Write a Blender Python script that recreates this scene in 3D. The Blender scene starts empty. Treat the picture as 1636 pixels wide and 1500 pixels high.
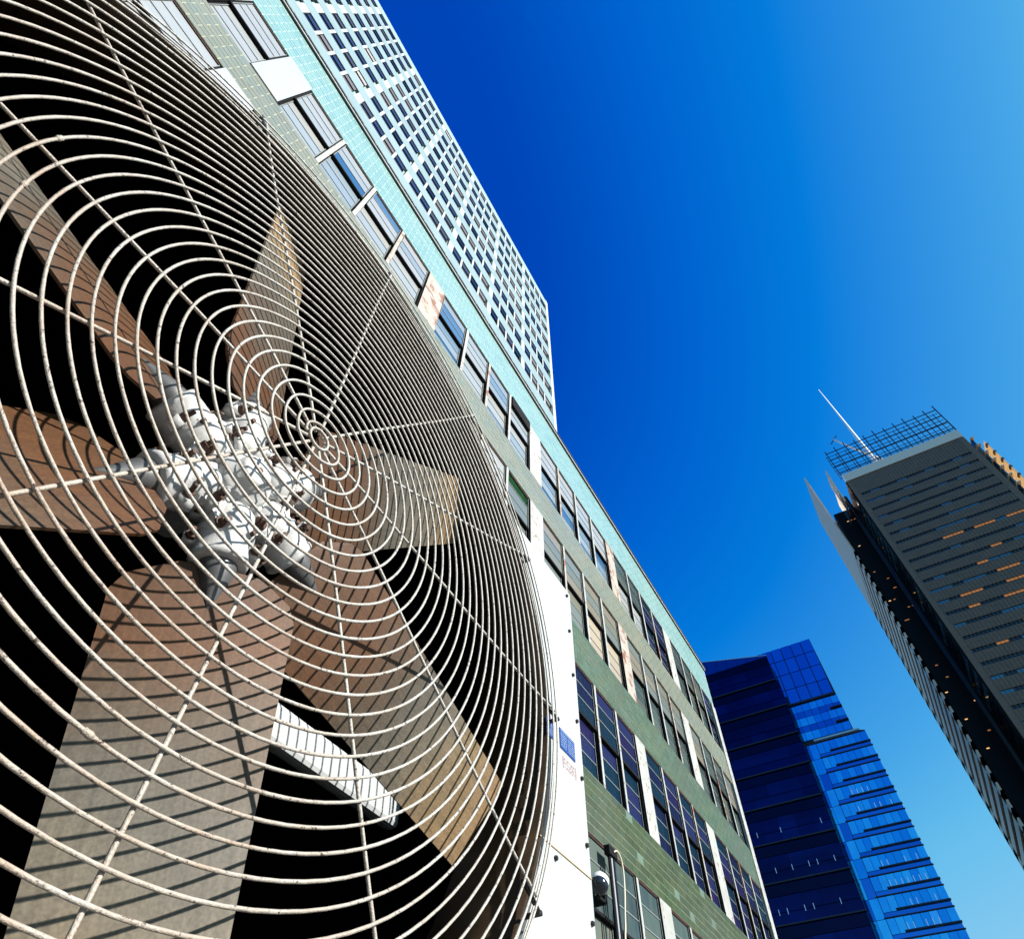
import bpy, bmesh, math, random
from mathutils import Vector, Matrix
R = math.radians
random.seed(7)
S = bpy.context.scene

# ---------------------------------------------------------------- camera
CAMH = 1.6
F_PX, PX, PY = 1005.72, 836.39, 785.84
AX = [[0.494902587849103, -0.8689454586385201, 0.0022843930821424482],
      [0.6942996672916725, 0.3938505997494784, -0.6023534486293319],
      [0.5225125840962433, 0.29969233388338284, 0.7982262238692721]]
cam = bpy.data.cameras.new('camera')
camo = bpy.data.objects.new('camera', cam)
S.collection.objects.link(camo)
m = Matrix.Identity(4)
for i in range(3):
    m[i][0] = AX[0][i]; m[i][1] = -AX[1][i]; m[i][2] = -AX[2][i]
m.translation = (0, 0, CAMH)
camo.matrix_world = m
cam.sensor_width = 36.0
cam.lens = 36.0 * F_PX / 1636.0
cam.shift_x = -(PX - 818) / 1636.0
cam.shift_y = (PY - 750) / 1636.0
cam.clip_start = 0.02
cam.clip_end = 5000
S.camera = camo

# ---------------------------------------------------------------- light, sky, exposure
SUN = Vector((0.0666, -0.8765, 0.4768)).normalized()
SUN_STRENGTH = 5.0
SKY_STRENGTH = 0.10
EXPOSURE = 0.9
EXPO_GAIN = 2 ** EXPOSURE
SKY_GAIN = 0.09 * 0.66 * 4
w = bpy.data.worlds.new('World'); S.world = w; w.use_nodes = True
nt = w.node_tree; nt.nodes.clear()
sky = nt.nodes.new('ShaderNodeTexSky'); sky.sky_type = 'NISHITA'; sky.sun_disc = False
sky.sun_elevation = math.asin(SUN.z)
sky.sun_rotation = math.atan2(SUN.x, SUN.y)
sky.altitude = 0; sky.air_density = 1.0; sky.dust_density = 0.6; sky.ozone_density = 2.0
# the clear winter sky of the photograph: the physical sky's own brightness picks the blue (deep overhead, pale towards
# the sun and the horizon), the same rule in every direction
sep = nt.nodes.new('ShaderNodeSeparateColor'); nt.links.new(sky.outputs[0], sep.inputs[0])
scl = nt.nodes.new('ShaderNodeMath'); scl.operation = 'MULTIPLY'; scl.inputs[1].default_value = SKY_GAIN
nt.links.new(sep.outputs[1], scl.inputs[0])
ramp = nt.nodes.new('ShaderNodeValToRGB'); nt.links.new(scl.outputs[0], ramp.inputs[0])
stops = ((0.0, (0.0, 0.03, 0.32)), (0.24, (0.0, 0.060, 0.479)), (0.284, (0.0, 0.125, 0.625)), (0.336, (0.001, 0.200, 0.716)),
         (0.456, (0.060, 0.375, 0.80)), (0.552, (0.135, 0.515, 0.845)), (1.0, (0.45, 0.74, 0.92)))
e = ramp.color_ramp.elements
e[0].position = stops[0][0]; e[0].color = (*[c / EXPO_GAIN / 0.1 * 0.1 for c in stops[0][1]], 1)
e[1].position = 1.0; e[1].color = (*[c / EXPO_GAIN for c in stops[-1][1]], 1)
for p_, c_ in stops[1:-1]:
    q = e.new(p_); q.color = (*[c / EXPO_GAIN for c in c_], 1)
up = nt.nodes.new('ShaderNodeVectorMath'); up.operation = 'SCALE'; up.inputs['Scale'].default_value = 1.0 / SKY_STRENGTH
nt.links.new(ramp.outputs[0], up.inputs[0])
bg = nt.nodes.new('ShaderNodeBackground'); bg.inputs[1].default_value = SKY_STRENGTH
out = nt.nodes.new('ShaderNodeOutputWorld')
nt.links.new(up.outputs[0], bg.inputs[0]); nt.links.new(bg.outputs[0], out.inputs[0])
sun = bpy.data.lights.new('sun', 'SUN'); sun.energy = SUN_STRENGTH; sun.angle = R(0.5)
sun.color = (1.0, 0.955, 0.89)
suno = bpy.data.objects.new('sun', sun); S.collection.objects.link(suno)
suno.rotation_euler = SUN.to_track_quat('Z', 'Y').to_euler(); suno.location = (0, -30, 60)
S.view_settings.view_transform = 'Standard'; S.view_settings.look = 'None'
S.view_settings.exposure = EXPOSURE; S.view_settings.gamma = 1.0
S.view_settings.use_curve_mapping = False
S.cycles.max_bounces = 6; S.cycles.diffuse_bounces = 3; S.cycles.glossy_bounces = 3
S.cycles.transmission_bounces = 3

# ---------------------------------------------------------------- materials
MATS = {}
KA = 0.76      # darkens sunlit materials only, to offset the raised exposure and deepen shadows
def mat(name, col, rough=0.6, metal=0.0, var=None, var_scale=4.0, var_amt=0.5, stretch=(1, 1, 1), var2=None,
        v2_scale=12.0, v2_lo=0.55, v2_hi=0.7, bump=0.0, bump_scale=60.0, rnd=None, rnd_amt=0.0, island=False,
        emit=None, estr=0.0, trans=0.0, spec=0.5, coords='pos'):
    """principled material; var = second colour mixed by noise, var2 = third colour in patches (stains)"""
    M = bpy.data.materials.new(name); M.use_nodes = True
    sc_ = lambda c: tuple(v * KA for v in c)
    col = sc_(col); var = sc_(var) if var else None; var2 = sc_(var2) if var2 else None
    if rnd is not None: rnd = [sc_(c) for c in rnd]
    n = M.node_tree.nodes; L = M.node_tree.links
    b = n['Principled BSDF']
    b.inputs['Base Color'].default_value = (*col, 1)
    b.inputs['Roughness'].default_value = rough; b.inputs['Metallic'].default_value = metal
    b.inputs['Specular IOR Level'].default_value = spec
    if coords == 'pos':
        src = n.new('ShaderNodeNewGeometry').outputs['Position']
    else:
        src = n.new('ShaderNodeTexCoord').outputs['Object']
    mp = n.new('ShaderNodeMapping'); mp.inputs['Scale'].default_value = stretch
    L.new(src, mp.inputs[0]); vec = mp.outputs[0]
    cur = None
    def mix(fac, a, c2):
        x = n.new('ShaderNodeMix'); x.data_type = 'RGBA'
        L.new(fac, x.inputs[0])
        if a is None: x.inputs[6].default_value = (*col, 1)
        else: L.new(a, x.inputs[6])
        if isinstance(c2, tuple): x.inputs[7].default_value = (*c2, 1)
        else: L.new(c2, x.inputs[7])
        return x.outputs[2]
    if rnd is not None:
        ramp = n.new('ShaderNodeValToRGB'); ramp.color_ramp.interpolation = 'CONSTANT'
        e = ramp.color_ramp.elements
        cols = rnd
        e[0].position = 0; e[0].color = (*cols[0], 1)
        e[1].position = 1.0 / len(cols); e[1].color = (*cols[1], 1)
        for i in range(2, len(cols)):
            q = e.new(i / len(cols)); q.color = (*cols[i], 1)
        if island:
            L.new(n.new('ShaderNodeNewGeometry').outputs['Random Per Island'], ramp.inputs[0])
        else:
            L.new(n.new('ShaderNodeObjectInfo').outputs['Random'], ramp.inputs[0])
        cur = ramp.outputs[0]
    if var is not None:
        t = n.new('ShaderNodeTexNoise'); t.inputs['Scale'].default_value = var_scale
        t.inputs['Detail'].default_value = 6; t.inputs['Roughness'].default_value = 0.65
        L.new(vec, t.inputs[0])
        r = n.new('ShaderNodeMapRange'); r.inputs[1].default_value = 0.35; r.inputs[2].default_value = 0.65
        r.inputs[4].default_value = var_amt
        L.new(t.outputs[0], r.inputs[0]); cur = mix(r.outputs[0], cur, var)
    if var2 is not None:
        t = n.new('ShaderNodeTexNoise'); t.inputs['Scale'].default_value = v2_scale
        t.inputs['Detail'].default_value = 8; t.inputs['Roughness'].default_value = 0.7
        L.new(vec, t.inputs[0])
        r = n.new('ShaderNodeMapRange'); r.inputs[1].default_value = v2_lo; r.inputs[2].default_value = v2_hi
        L.new(t.outputs[0], r.inputs[0]); cur = mix(r.outputs[0], cur, var2)
    if cur is not None: L.new(cur, b.inputs['Base Color'])
    if bump > 0:
        t = n.new('ShaderNodeTexNoise'); t.inputs['Scale'].default_value = bump_scale
        t.inputs['Detail'].default_value = 4
        L.new(vec, t.inputs[0])
        bp = n.new('ShaderNodeBump'); bp.inputs['Strength'].default_value = bump
        bp.inputs['Distance'].default_value = 0.02 if bump_scale < 30 else 0.002
        L.new(t.outputs[0], bp.inputs['Height']); L.new(bp.outputs[0], b.inputs['Normal'])
    if emit:
        b.inputs['Emission Color'].default_value = (*emit, 1); b.inputs['Emission Strength'].default_value = estr
    if trans > 0:
        tr = n.new('ShaderNodeBsdfTranslucent'); tr.inputs[0].default_value = (*col, 1)
        ms = n.new('ShaderNodeMixShader'); ms.inputs[0].default_value = trans
        L.new(b.outputs[0], ms.inputs[1]); L.new(tr.outputs[0], ms.inputs[2])
        L.new(ms.outputs[0], n['Material Output'].inputs[0])
    MATS[name] = M
    return M

def wire_material():
    M = mat('cream_wire_paint', (0.66, 0.63, 0.56), 0.5, var2=(0.05, 0.02, 0.010), v2_scale=150, v2_lo=0.57, v2_hi=0.64, bump=0.6, bump_scale=420)
    n = M.node_tree.nodes; L = M.node_tree.links
    mixn = [x for x in n if x.bl_idname == 'ShaderNodeMix'][0]
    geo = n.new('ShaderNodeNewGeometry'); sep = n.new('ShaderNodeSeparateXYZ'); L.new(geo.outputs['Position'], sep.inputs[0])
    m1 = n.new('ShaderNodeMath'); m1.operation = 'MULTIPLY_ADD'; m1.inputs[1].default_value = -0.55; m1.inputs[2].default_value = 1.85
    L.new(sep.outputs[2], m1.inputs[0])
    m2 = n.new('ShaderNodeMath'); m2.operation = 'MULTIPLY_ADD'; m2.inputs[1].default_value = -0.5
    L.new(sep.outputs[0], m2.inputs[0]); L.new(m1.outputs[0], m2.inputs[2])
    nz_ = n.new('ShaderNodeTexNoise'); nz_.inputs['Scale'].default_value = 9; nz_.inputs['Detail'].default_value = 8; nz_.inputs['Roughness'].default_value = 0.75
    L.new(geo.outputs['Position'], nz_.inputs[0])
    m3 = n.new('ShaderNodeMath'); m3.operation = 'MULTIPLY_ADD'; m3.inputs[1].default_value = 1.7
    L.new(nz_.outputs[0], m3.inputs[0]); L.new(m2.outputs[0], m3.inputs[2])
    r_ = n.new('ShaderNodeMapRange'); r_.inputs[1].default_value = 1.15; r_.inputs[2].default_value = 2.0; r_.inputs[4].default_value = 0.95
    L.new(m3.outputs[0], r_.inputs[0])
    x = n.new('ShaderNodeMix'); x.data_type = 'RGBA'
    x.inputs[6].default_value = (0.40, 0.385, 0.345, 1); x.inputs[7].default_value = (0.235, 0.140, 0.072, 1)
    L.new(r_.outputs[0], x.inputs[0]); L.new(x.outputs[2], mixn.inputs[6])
    return M
M_wire = wire_material()
M_clip = mat('black_clip_steel', (0.012, 0.010, 0.010), 0.6)
M_hub = mat('cast_aluminium', (0.66, 0.66, 0.64), 0.45, metal=0.05, var=(0.40, 0.40, 0.39), var_scale=14, var_amt=0.6,
            bump=0.35, bump_scale=180)
M_shank = mat('dull_aluminium', (0.15, 0.15, 0.15), 0.42, metal=0.3, var=(0.08, 0.08, 0.08), var_scale=25, var_amt=0.5)
M_rust = mat('rusty_bolt_steel', (0.07, 0.03, 0.018), 0.7, var=(0.16, 0.08, 0.045), var_scale=90, bump=0.4, bump_scale=300)
M_black = mat('unlit_interior_black', (0.0035, 0.0032, 0.003), 0.9, spec=0.05)  # near-black colour stands for the unlit depth of the fan casing
M_throat = mat('brown_throat_steel', (0.060, 0.036, 0.017), 0.6, var=(0.014, 0.009, 0.005), var_scale=6, var_amt=0.9,
               stretch=(1, 1, 3), spec=0.15)
M_white = mat('white_cabinet_paint', (0.52, 0.54, 0.535), 0.45, var=(0.42, 0.47, 0.50), var_scale=3, var_amt=0.5,
              stretch=(8, 8, 0.5), var2=(0.46, 0.44, 0.37), v2_scale=2.2, v2_lo=0.64, v2_hi=0.86)
M_sticker = mat('blue_sticker', (0.01, 0.06, 0.30), 0.4)
M_sticker_line = mat('white_sticker_print', (0.30, 0.42, 0.60), 0.5)
M_red_ink = mat('faded_red_ink', (0.60, 0.26, 0.24), 0.6)
M_seam = mat('stained_seam', (0.55, 0.42, 0.25), 0.7)

# blades: colour runs from rust brown at the root through bare grey to tan at the tip
def blade_material():
    M = bpy.data.materials.new('weathered_fan_blade'); M.use_nodes = True
    n = M.node_tree.nodes; L = M.node_tree.links; b = n['Principled BSDF']
    tc = n.new('ShaderNodeTexCoord'); sep = n.new('ShaderNodeSeparateXYZ'); L.new(tc.outputs['Object'], sep.inputs[0])
    nz = n.new('ShaderNodeTexNoise'); nz.inputs['Scale'].default_value = 4.0; nz.inputs['Detail'].default_value = 5
    info = n.new('ShaderNodeObjectInfo')
    vadd = n.new('ShaderNodeVectorMath'); L.new(tc.outputs['Object'], vadd.inputs[0])
    cmb = n.new('ShaderNodeCombineXYZ'); 
    mm = n.new('ShaderNodeMath'); mm.operation = 'MULTIPLY'; mm.inputs[1].default_value = 9
    L.new(info.outputs['Random'], mm.inputs[0]); L.new(mm.outputs[0], cmb.inputs[2]); L.new(cmb.outputs[0], vadd.inputs[1])
    L.new(vadd.outputs[0], nz.inputs[0])
    ma = n.new('ShaderNodeMath'); ma.operation = 'MULTIPLY_ADD'; ma.inputs[1].default_value = 0.42
    L.new(nz.outputs[0], ma.inputs[0]); L.new(sep.outputs[0], ma.inputs[2])
    ramp = n.new('ShaderNodeValToRGB'); L.new(ma.outputs[0], ramp.inputs[0])
    e = ramp.color_ramp.elements
    e[0].position = 0.30; e[0].color = (0.060, 0.028, 0.012, 1)
    e[1].position = 0.50; e[1].color = (0.085, 0.034, 0.010, 1)
    for p_, c_ in ((0.61, (0.075, 0.052, 0.032)), (0.72, (0.090, 0.080, 0.062)), (0.84, (0.135, 0.112, 0.078)), (0.95, (0.21, 0.145, 0.075)), (1.0, (0.26, 0.17, 0.09))):
        q = e.new(p_); q.color = (*c_, 1)
    # fine lengthways streaks and specks
    mp = n.new('ShaderNodeMapping'); mp.inputs['Scale'].default_value = (2.0, 40, 40)
    L.new(tc.outputs['Object'], mp.inputs[0])
    st = n.new('ShaderNodeTexNoise'); st.inputs['Scale'].default_value = 3; st.inputs['Detail'].default_value = 8
    L.new(mp.outputs[0], st.inputs[0])
    r = n.new('ShaderNodeMapRange'); r.inputs[1].default_value = 0.3; r.inputs[2].default_value = 0.7
    r.inputs[3].default_value = 0.84; r.inputs[4].default_value = 1.14
    L.new(st.outputs[0], r.inputs[0])
    mx = n.new('ShaderNodeVectorMath'); mx.operation = 'SCALE'
    L.new(ramp.outputs[0], mx.inputs[0]); L.new(r.outputs[0], mx.inputs['Scale'])
    sp = n.new('ShaderNodeTexNoise'); sp.inputs['Scale'].default_value = 220; sp.inputs['Detail'].default_value = 3
    L.new(tc.outputs['Object'], sp.inputs[0])
    r2 = n.new('ShaderNodeMapRange'); r2.inputs[1].default_value = 0.35; r2.inputs[2].default_value = 0.7
    r2.inputs[3].default_value = 0.82; r2.inputs[4].default_value = 1.2
    L.new(sp.outputs[0], r2.inputs[0])
    mx2 = n.new('ShaderNodeVectorMath'); mx2.operation = 'SCALE'
    L.new(mx.outputs[0], mx2.inputs[0]); L.new(r2.outputs[0], mx2.inputs['Scale'])
    L.new(mx2.outputs[0], b.inputs['Base Color'])
    b.inputs['Roughness'].default_value = 0.55; b.inputs['Metallic'].default_value = 0.15
    b.inputs['Specular IOR Level'].default_value = 0.4
    bp = n.new('ShaderNodeBump'); bp.inputs['Strength'].default_value = 0.06; bp.inputs['Distance'].default_value = 0.002
    L.new(st.outputs[0], bp.inputs['Height']); L.new(bp.outputs[0], b.inputs['Normal'])
    return M
M_blade = blade_material()

# ---------------------------------------------------------------- mesh helpers
def new_bm(): return bmesh.new()
def finish(name, bm, material, parent=None, smooth=False, loc=None):
    me = bpy.data.meshes.new(name)
    bmesh.ops.recalc_face_normals(bm, faces=bm.faces)
    bm.to_mesh(me); bm.free()
    mats = material if isinstance(material, (list, tuple)) else [material]
    for x in mats: me.materials.append(x)
    if smooth:
        for p in me.polygons: p.use_smooth = True
    o = bpy.data.objects.new(name, me); S.collection.objects.link(o)
    if parent: o.parent = parent
    if loc is not None: o.location = loc
    return o
def inst(name, src, parent, loc=(0, 0, 0), rot=None, scale=None, material=None):
    o = bpy.data.objects.new(name, src.data if hasattr(src, 'data') else src)
    S.collection.objects.link(o); o.parent = parent; o.location = loc
    if rot: o.rotation_euler = rot
    if scale: o.scale = scale
    if material:
        o.material_slots[0].link = 'OBJECT'; o.material_slots[0].material = material
    return o
def empty(name, label, cat, loc, group=None):
    o = bpy.data.objects.new(name, None); S.collection.objects.link(o); o.location = loc
    o.empty_display_size = 0.2
    o['label'] = label; o['category'] = cat
    if group: o['group'] = group
    return o
def box(bm, x0, x1, y0, y1, z0, z1, mi=0):
    v = [bm.verts.new(p) for p in ((x0, y0, z0), (x1, y0, z0), (x1, y1, z0), (x0, y1, z0), (x0, y0, z1), (x1, y0, z1), (x1, y1, z1), (x0, y1, z1))]
    for f in ((0, 1, 2, 3), (4, 5, 6, 7), (0, 1, 5, 4), (1, 2, 6, 5), (2, 3, 7, 6), (3, 0, 4, 7)):
        q = bm.faces.new([v[i] for i in f]); q.material_index = mi
def tube(bm, pts, rad, sides=8, closed=False, cap=True):
    n = len(pts); rings = []
    prev = None
    for i, p in enumerate(pts):
        p = Vector(p)
        a = Vector(pts[(i - 1) % n] if (closed or i > 0) else pts[0]); c = Vector(pts[(i + 1) % n] if (closed or i < n - 1) else pts[-1])
        t = (c - a).normalized()
        if prev is None:
            u = t.cross(Vector((0, 1, 0)))
            if u.length < 0.2: u = t.cross(Vector((0, 0, 1)))
            u.normalize()
        else:
            u = (prev - t * prev.dot(t)).normalized()
        prev = u; v = t.cross(u)
        rr = rad[i] if isinstance(rad, (list, tuple)) else rad
        rings.append([bm.verts.new(p + (u * math.cos(2 * math.pi * k / sides) + v * math.sin(2 * math.pi * k / sides)) * rr) for k in range(sides)])
    for i in range(n if closed else n - 1):
        A = rings[i]; B = rings[(i + 1) % n]
        for k in range(sides):
            bm.faces.new((A[k], A[(k + 1) % sides], B[(k + 1) % sides], B[k]))
    if not closed and cap:
        bm.faces.new(rings[0][::-1]); bm.faces.new(rings[-1])
def lathe(bm, prof, origin, axis, sides=32, mi=0):
    """prof = [(radius, along)] revolved round axis"""
    o = Vector(origin); a = Vector(axis).normalized()
    u = a.cross(Vector((0, 0, 1)))
    if u.length < 0.2: u = a.cross(Vector((1, 0, 0)))
    u.normalize(); v = a.cross(u)
    rings = []
    for r, h in prof:
        if r < 1e-6: rings.append([bm.verts.new(o + a * h)])
        else: rings.append([bm.verts.new(o + a * h + (u * math.cos(2 * math.pi * k / sides) + v * math.sin(2 * math.pi * k / sides)) * r) for k in range(sides)])
    for A, B in zip(rings, rings[1:]):
        if len(A) == 1 and len(B) == 1: continue
        for k in range(sides):
            if len(A) == 1: f = (A[0], B[k], B[(k + 1) % sides])
            elif len(B) == 1: f = (A[k], A[(k + 1) % sides], B[0])
            else: f = (A[k], A[(k + 1) % sides], B[(k + 1) % sides], B[k])
            bm.faces.new(f).material_index = mi
def bevelled(bm, w):
    bmesh.ops.bevel(bm, geom=list(bm.edges), offset=w, segments=2, affect='EDGES', profile=0.5)

# ================================================================ SETTING: ground
M_asphalt = mat('asphalt', (0.05, 0.05, 0.052), 0.9, var=(0.035, 0.035, 0.036), var_scale=2, bump=0.4, bump_scale=80)
M_pave = mat('concrete_pavement', (0.34, 0.33, 0.31), 0.85, var=(0.24, 0.235, 0.22), var_scale=1.5, bump=0.2, bump_scale=60)
b = new_bm(); box(b, -1500, 1500, -1500, 1500, -0.3, 0.0)
g = finish('ground', b, M_asphalt); g['kind'] = 'structure'
b = new_bm(); box(b, -40, 150, -1.6, 5.2, 0.004, 0.13)
g = finish('pavement', b, M_pave); g['kind'] = 'structure'
M_line = mat('road_paint', (0.75, 0.74, 0.7), 0.7)
b = new_bm(); box(b, -40, 150, -6.0, -5.88, 0.001, 0.004)
g = finish('road_marking', b, M_line); g['kind'] = 'structure'

# ================================================================ FAN UNIT
CX, CY, CZ = 0.3028, 0.5479, 0.8488 + CAMH            # centre of the guard (front)
FAN = empty('industrial_fan', 'huge rusty industrial fan behind a cream spiral wire guard in a white cabinet', 'fan', (CX, CY, 0.0))
def FL(p): return (p[0] - CX, p[1] - CY, p[2])          # world -> fan local
from math import sin, cos, pi
tilt = Matrix.Rotation(-0.01644, 3, Vector((-0.01444, 0, 0.00175)).normalized())
def GP(r, ang, dy=0.0):
    """point of the guard: r from its centre, ang anticlockwise from +X seen from the street (degrees)"""
    a = R(ang) + 0.00175
    dep = 0.0614 * r * r - 0.0574 * r ** 4 + dy
    v = Matrix.Rotation(0.0163, 3, Vector((-1, 0, 0))) @ Vector((r * cos(a), dep, r * sin(a)))
    return (v.x, v.y, v.z + CZ)
PITCH = 0.02566193
# measured radial phase of the spiral (in turns) against clockwise angle from the +X spoke
gk = [(0, .140), (1 / 12, .109), (2 / 12, .0), (3 / 12, -.092), (4 / 12, 0.0), (5 / 12, .0735), (6 / 12, .150), (9 / 12, .493), (1.0, 1.140)]
def gfun(f):
    k = math.floor(f); f -= k
    for (a, va), (c, vc) in zip(gk, gk[1:]):
        if f <= c + 1e-9:
            t = (f - a) / (c - a)
            return k + va + (vc - va) * t
    return k + 1.14
def gsm(f):
    return sum(gfun(f + d) for d in (-.035, -.0175, 0, .0175, .035)) / 5
pts = []; rad = []
NS = 120
start = 5 / 12 + 0.02
tot = 31.6
i = 0
rng = random.Random(3)
wob = [rng.uniform(-1, 1) for _ in range(4000)]
while True:
    f = start + i / NS
    if f > tot: break
    r = PITCH * (gsm(f) + 0.7116)
    r = max(r, 0.0285 + 0.004 * (f - start))
    wv = 0.00035 * math.sin(f * 37.0) + 0.0003 * math.sin(f * 11.3 + 1)
    pts.append(GP(r + wv, -360 * f)); rad.append(0.00215 + 0.00014 * wob[i % 4000])
    i += 1
pts_w = pts
b = new_bm(); tube(b, pts, rad, 8)
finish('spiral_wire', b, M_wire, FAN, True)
b = new_bm(); tube(b, [GP(0.0195 + 0.001 * cos(k * 2 * pi / 48), k * 7.5, 0.001) for k in range(48)], 0.0023, 8, closed=True)
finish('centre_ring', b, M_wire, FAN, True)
for rr, dd in ((PITCH * 32.75, 0.004), (PITCH * 33.05, 0.016), (PITCH * 33.1, 0.030)):
    b = new_bm(); tube(b, [GP(rr, k * 3, dd) for k in range(120)], 0.0020, 8, closed=True)
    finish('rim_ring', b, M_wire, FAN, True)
for k in range(12):
    b = new_bm()
    rs = [0.0155 + 0.82 * j / 30 for j in range(31)]
    tube(b, [GP(r, 30 * k, 0.0052) for r in rs], [0.0026 + 0.00010 * random.uniform(-1, 1) for _ in rs], 10)
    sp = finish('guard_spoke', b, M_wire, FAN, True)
    # clip, black for the shadow on it, that carries the spoke end back to the throat
    b = new_bm()
    tube(b, [GP(0.800, 30 * k, 0.013), GP(0.835, 30 * k, 0.014), GP(0.868, 30 * k, 0.016)], 0.0042, 8)
    tube(b, [GP(0.866, 30 * k, 0.012), GP(0.866, 30 * k, 0.052)], 0.0050, 8)
    finish('clip', b, M_clip, sp, True)
# welded splices on the wire itself
def near_wire(tx, tz):
    return min(range(2, len(pts_w) - 2), key=lambda i: (pts_w[i][0] - tx) ** 2 + (pts_w[i][2] - CZ - tz) ** 2)
for (tx, tz) in ((-0.478, 0.025), (-0.449, -0.076), (-0.228, -0.467), (-0.08, -0.55)):
    i = near_wire(tx, tz); c = Vector(pts_w[i]); b = new_bm()
    lathe(b, [(0, -0.007), (0.0026, -0.006), (0.0037, -0.002), (0.0031, 0.002), (0.0034, 0.004), (0, 0.007)], c, Vector(pts_w[i + 1]) - c, 9)
    finish('weld_splice', b, M_wire, FAN, True)

# --- throat and casing
YT = 0.600 - CY
R0 = 0.858
b = new_bm()
lathe(b, [(R0 + 0.004, 0.0), (R0, 0.003), (R0 - 0.001, 0.19), (R0 + 0.012, 0.19), (R0 + 0.014, 0.006), (R0 + 0.004, 0.0)],
      (0, YT, CZ), (0, 1, 0), 160)
finish('throat_ring', b, M_throat, FAN, True)
b = new_bm()
lathe(b, [(R0 + 0.013, 0.191), (0.985, 0.191), (0.985, 2.0), (0, 2.0)], (0, YT, CZ), (0, 1, 0), 96)
lathe(b, [(R0 + 0.017, 0.185), (1.0, 0.185), (1.0, 2.02), (0, 2.02)], (0, YT, CZ), (0, 1, 0), 96)
finish('plenum', b, M_black, FAN, True)
XR = 1.345 - CX; XL = -1.05; ZTOP = 1.40 + CAMH; ZBOT = 0.45
def rect_out(a):
    dx, dz = cos(a), sin(a)
    t = 1e9
    if dx > 1e-6: t = min(t, XR / dx)
    if dx < -1e-6: t = min(t, XL / dx)
    if dz > 1e-6: t = min(t, (ZTOP - CZ) / dz)
    if dz < -1e-6: t = min(t, (ZBOT - CZ) / dz)
    return t
b = new_bm()
alim = math.asin((ZTOP - CZ) / (R0 + 0.02))
angs = [alim - (2 * alim + pi) * k / 160 for k in range(161)]
corners = [math.atan2(ZTOP - CZ, XR), math.atan2(ZBOT - CZ, XR), math.atan2(ZBOT - CZ, XL) , math.atan2(ZTOP - CZ, XL) - 2 * pi]
angs = sorted(set(angs + [c for c in corners if -pi - alim < c < alim]), reverse=True)
ring = []
for y in (YT + 0.001, YT + 0.012):
    ring.append(([b.verts.new(((R0 + 0.02) * cos(a), y, CZ + (R0 + 0.02) * sin(a))) for a in angs],
                 [b.verts.new((max(rect_out(a), R0 + 0.021) * cos(a), y, CZ + max(rect_out(a), R0 + 0.021) * sin(a))) for a in angs]))
for j in range(len(angs) - 1):
    for (I, O) in ring: b.faces.new((I[j], I[j + 1], O[j + 1], O[j]))
    b.faces.new((ring[0][0][j], ring[0][0][j + 1], ring[1][0][j + 1], ring[1][0][j]))
    b.faces.new((ring[0][1][j], ring[0][1][j + 1], ring[1][1][j + 1], ring[1][1][j]))
fp = finish('front_panel', b, M_white, FAN)
b = new_bm()
box(b, XR - 0.015, XR - 0.001, YT + 0.013, YT + 2.2, ZBOT, ZTOP - 0.002)
box(b, XL, XL + 0.015, YT + 0.013, YT + 2.2, ZBOT, ZTOP - 0.002)
box(b, XL + 0.016, XR - 0.016, YT + 2.18, YT + 2.2, ZBOT, ZTOP - 0.002)
box(b, XL + 0.016, XR - 0.016, YT + 0.013, YT + 2.17, ZBOT, ZBOT + 0.02)
finish('cabinet', b, M_white, FAN)
for (x, y) in ((XL + 0.1, YT + 0.1), (XR - 0.1, YT + 0.1), (XL + 0.1, YT + 2.05), (XR - 0.1, YT + 2.05)):
    b = new_bm(); box(b, x - 0.04, x + 0.04, y - 0.04, y + 0.04, 0.131, ZBOT - 0.002)
    finish('leg', b, M_clip, FAN)
# seam, screws, stickers
b = new_bm(); box(b, 1.115 - CX, XR - 0.002, YT - 0.0012, YT + 0.0005, 0.574 + CAMH - 0.0012, 0.574 + CAMH + 0.0012)
finish('seam', b, M_seam, FAN)
bs = new_bm(); lathe(bs, [(0, -0.004), (0.0042, -0.004), (0.0052, -0.002), (0.0052, 0.003)], (0, 0, 0), (0, 1, 0), 6)
scr = None
for (x, z) in ((1.318, 1.373), (1.318, 1.232), (1.322, 1.08), (1.325, .939), (1.33, .789), (1.33, .637), (1.329, .487), (1.33, .34),
               (1.178, .555), (1.172, .898)):
    if scr is None: scr = finish('screw', bs, M_clip, FAN, loc=(x - CX, YT - 0.001, z + CAMH))
    else: inst('screw', scr, FAN, (x - CX, YT - 0.001, z + CAMH))
def sticker(x0, x1, z0, z1):
    b = new_bm(); box(b, x0 - CX, x1 - CX, YT - 0.0010, YT + 0.0005, z0 + CAMH, z1 + CAMH)
    st = finish('sticker', b, M_sticker, FAN)
    b = new_bm()
    rg = random.Random(5)
    w_ = x1 - x0; h_ = z1 - z0
    box(b, x0 - CX + .003, x1 - CX - .003, YT - 0.0016, YT - 0.0012, z1 + CAMH - .0055, z1 + CAMH - .0035)
    for i in range(7):
        z = z1 + CAMH - .011 - i * (h_ - .014) / 7
        for (a, c) in ((0.05, 0.46), (0.52, 0.96)):
            x = x0 + w_ * a
            while x < x0 + w_ * c - .003:
                l = rg.uniform(.003, .009)
                box(b, x - CX, min(x + l, x0 + w_ * c) - CX, YT - 0.0016, YT - 0.0012, z - .0018, z)
                x += l + .0016
    p = finish('printing', b, M_sticker_line, st)
sticker(1.222, 1.300, .815, .866)
sticker(1.155, 1.196, .815, .860)
b = new_bm()
rg = random.Random(9)
for x in (1.234, 1.298):
    box(b, x - CX, x + .0018 - CX, YT - .0014, YT - .0008, .770 + CAMH, .800 + CAMH)
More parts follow.
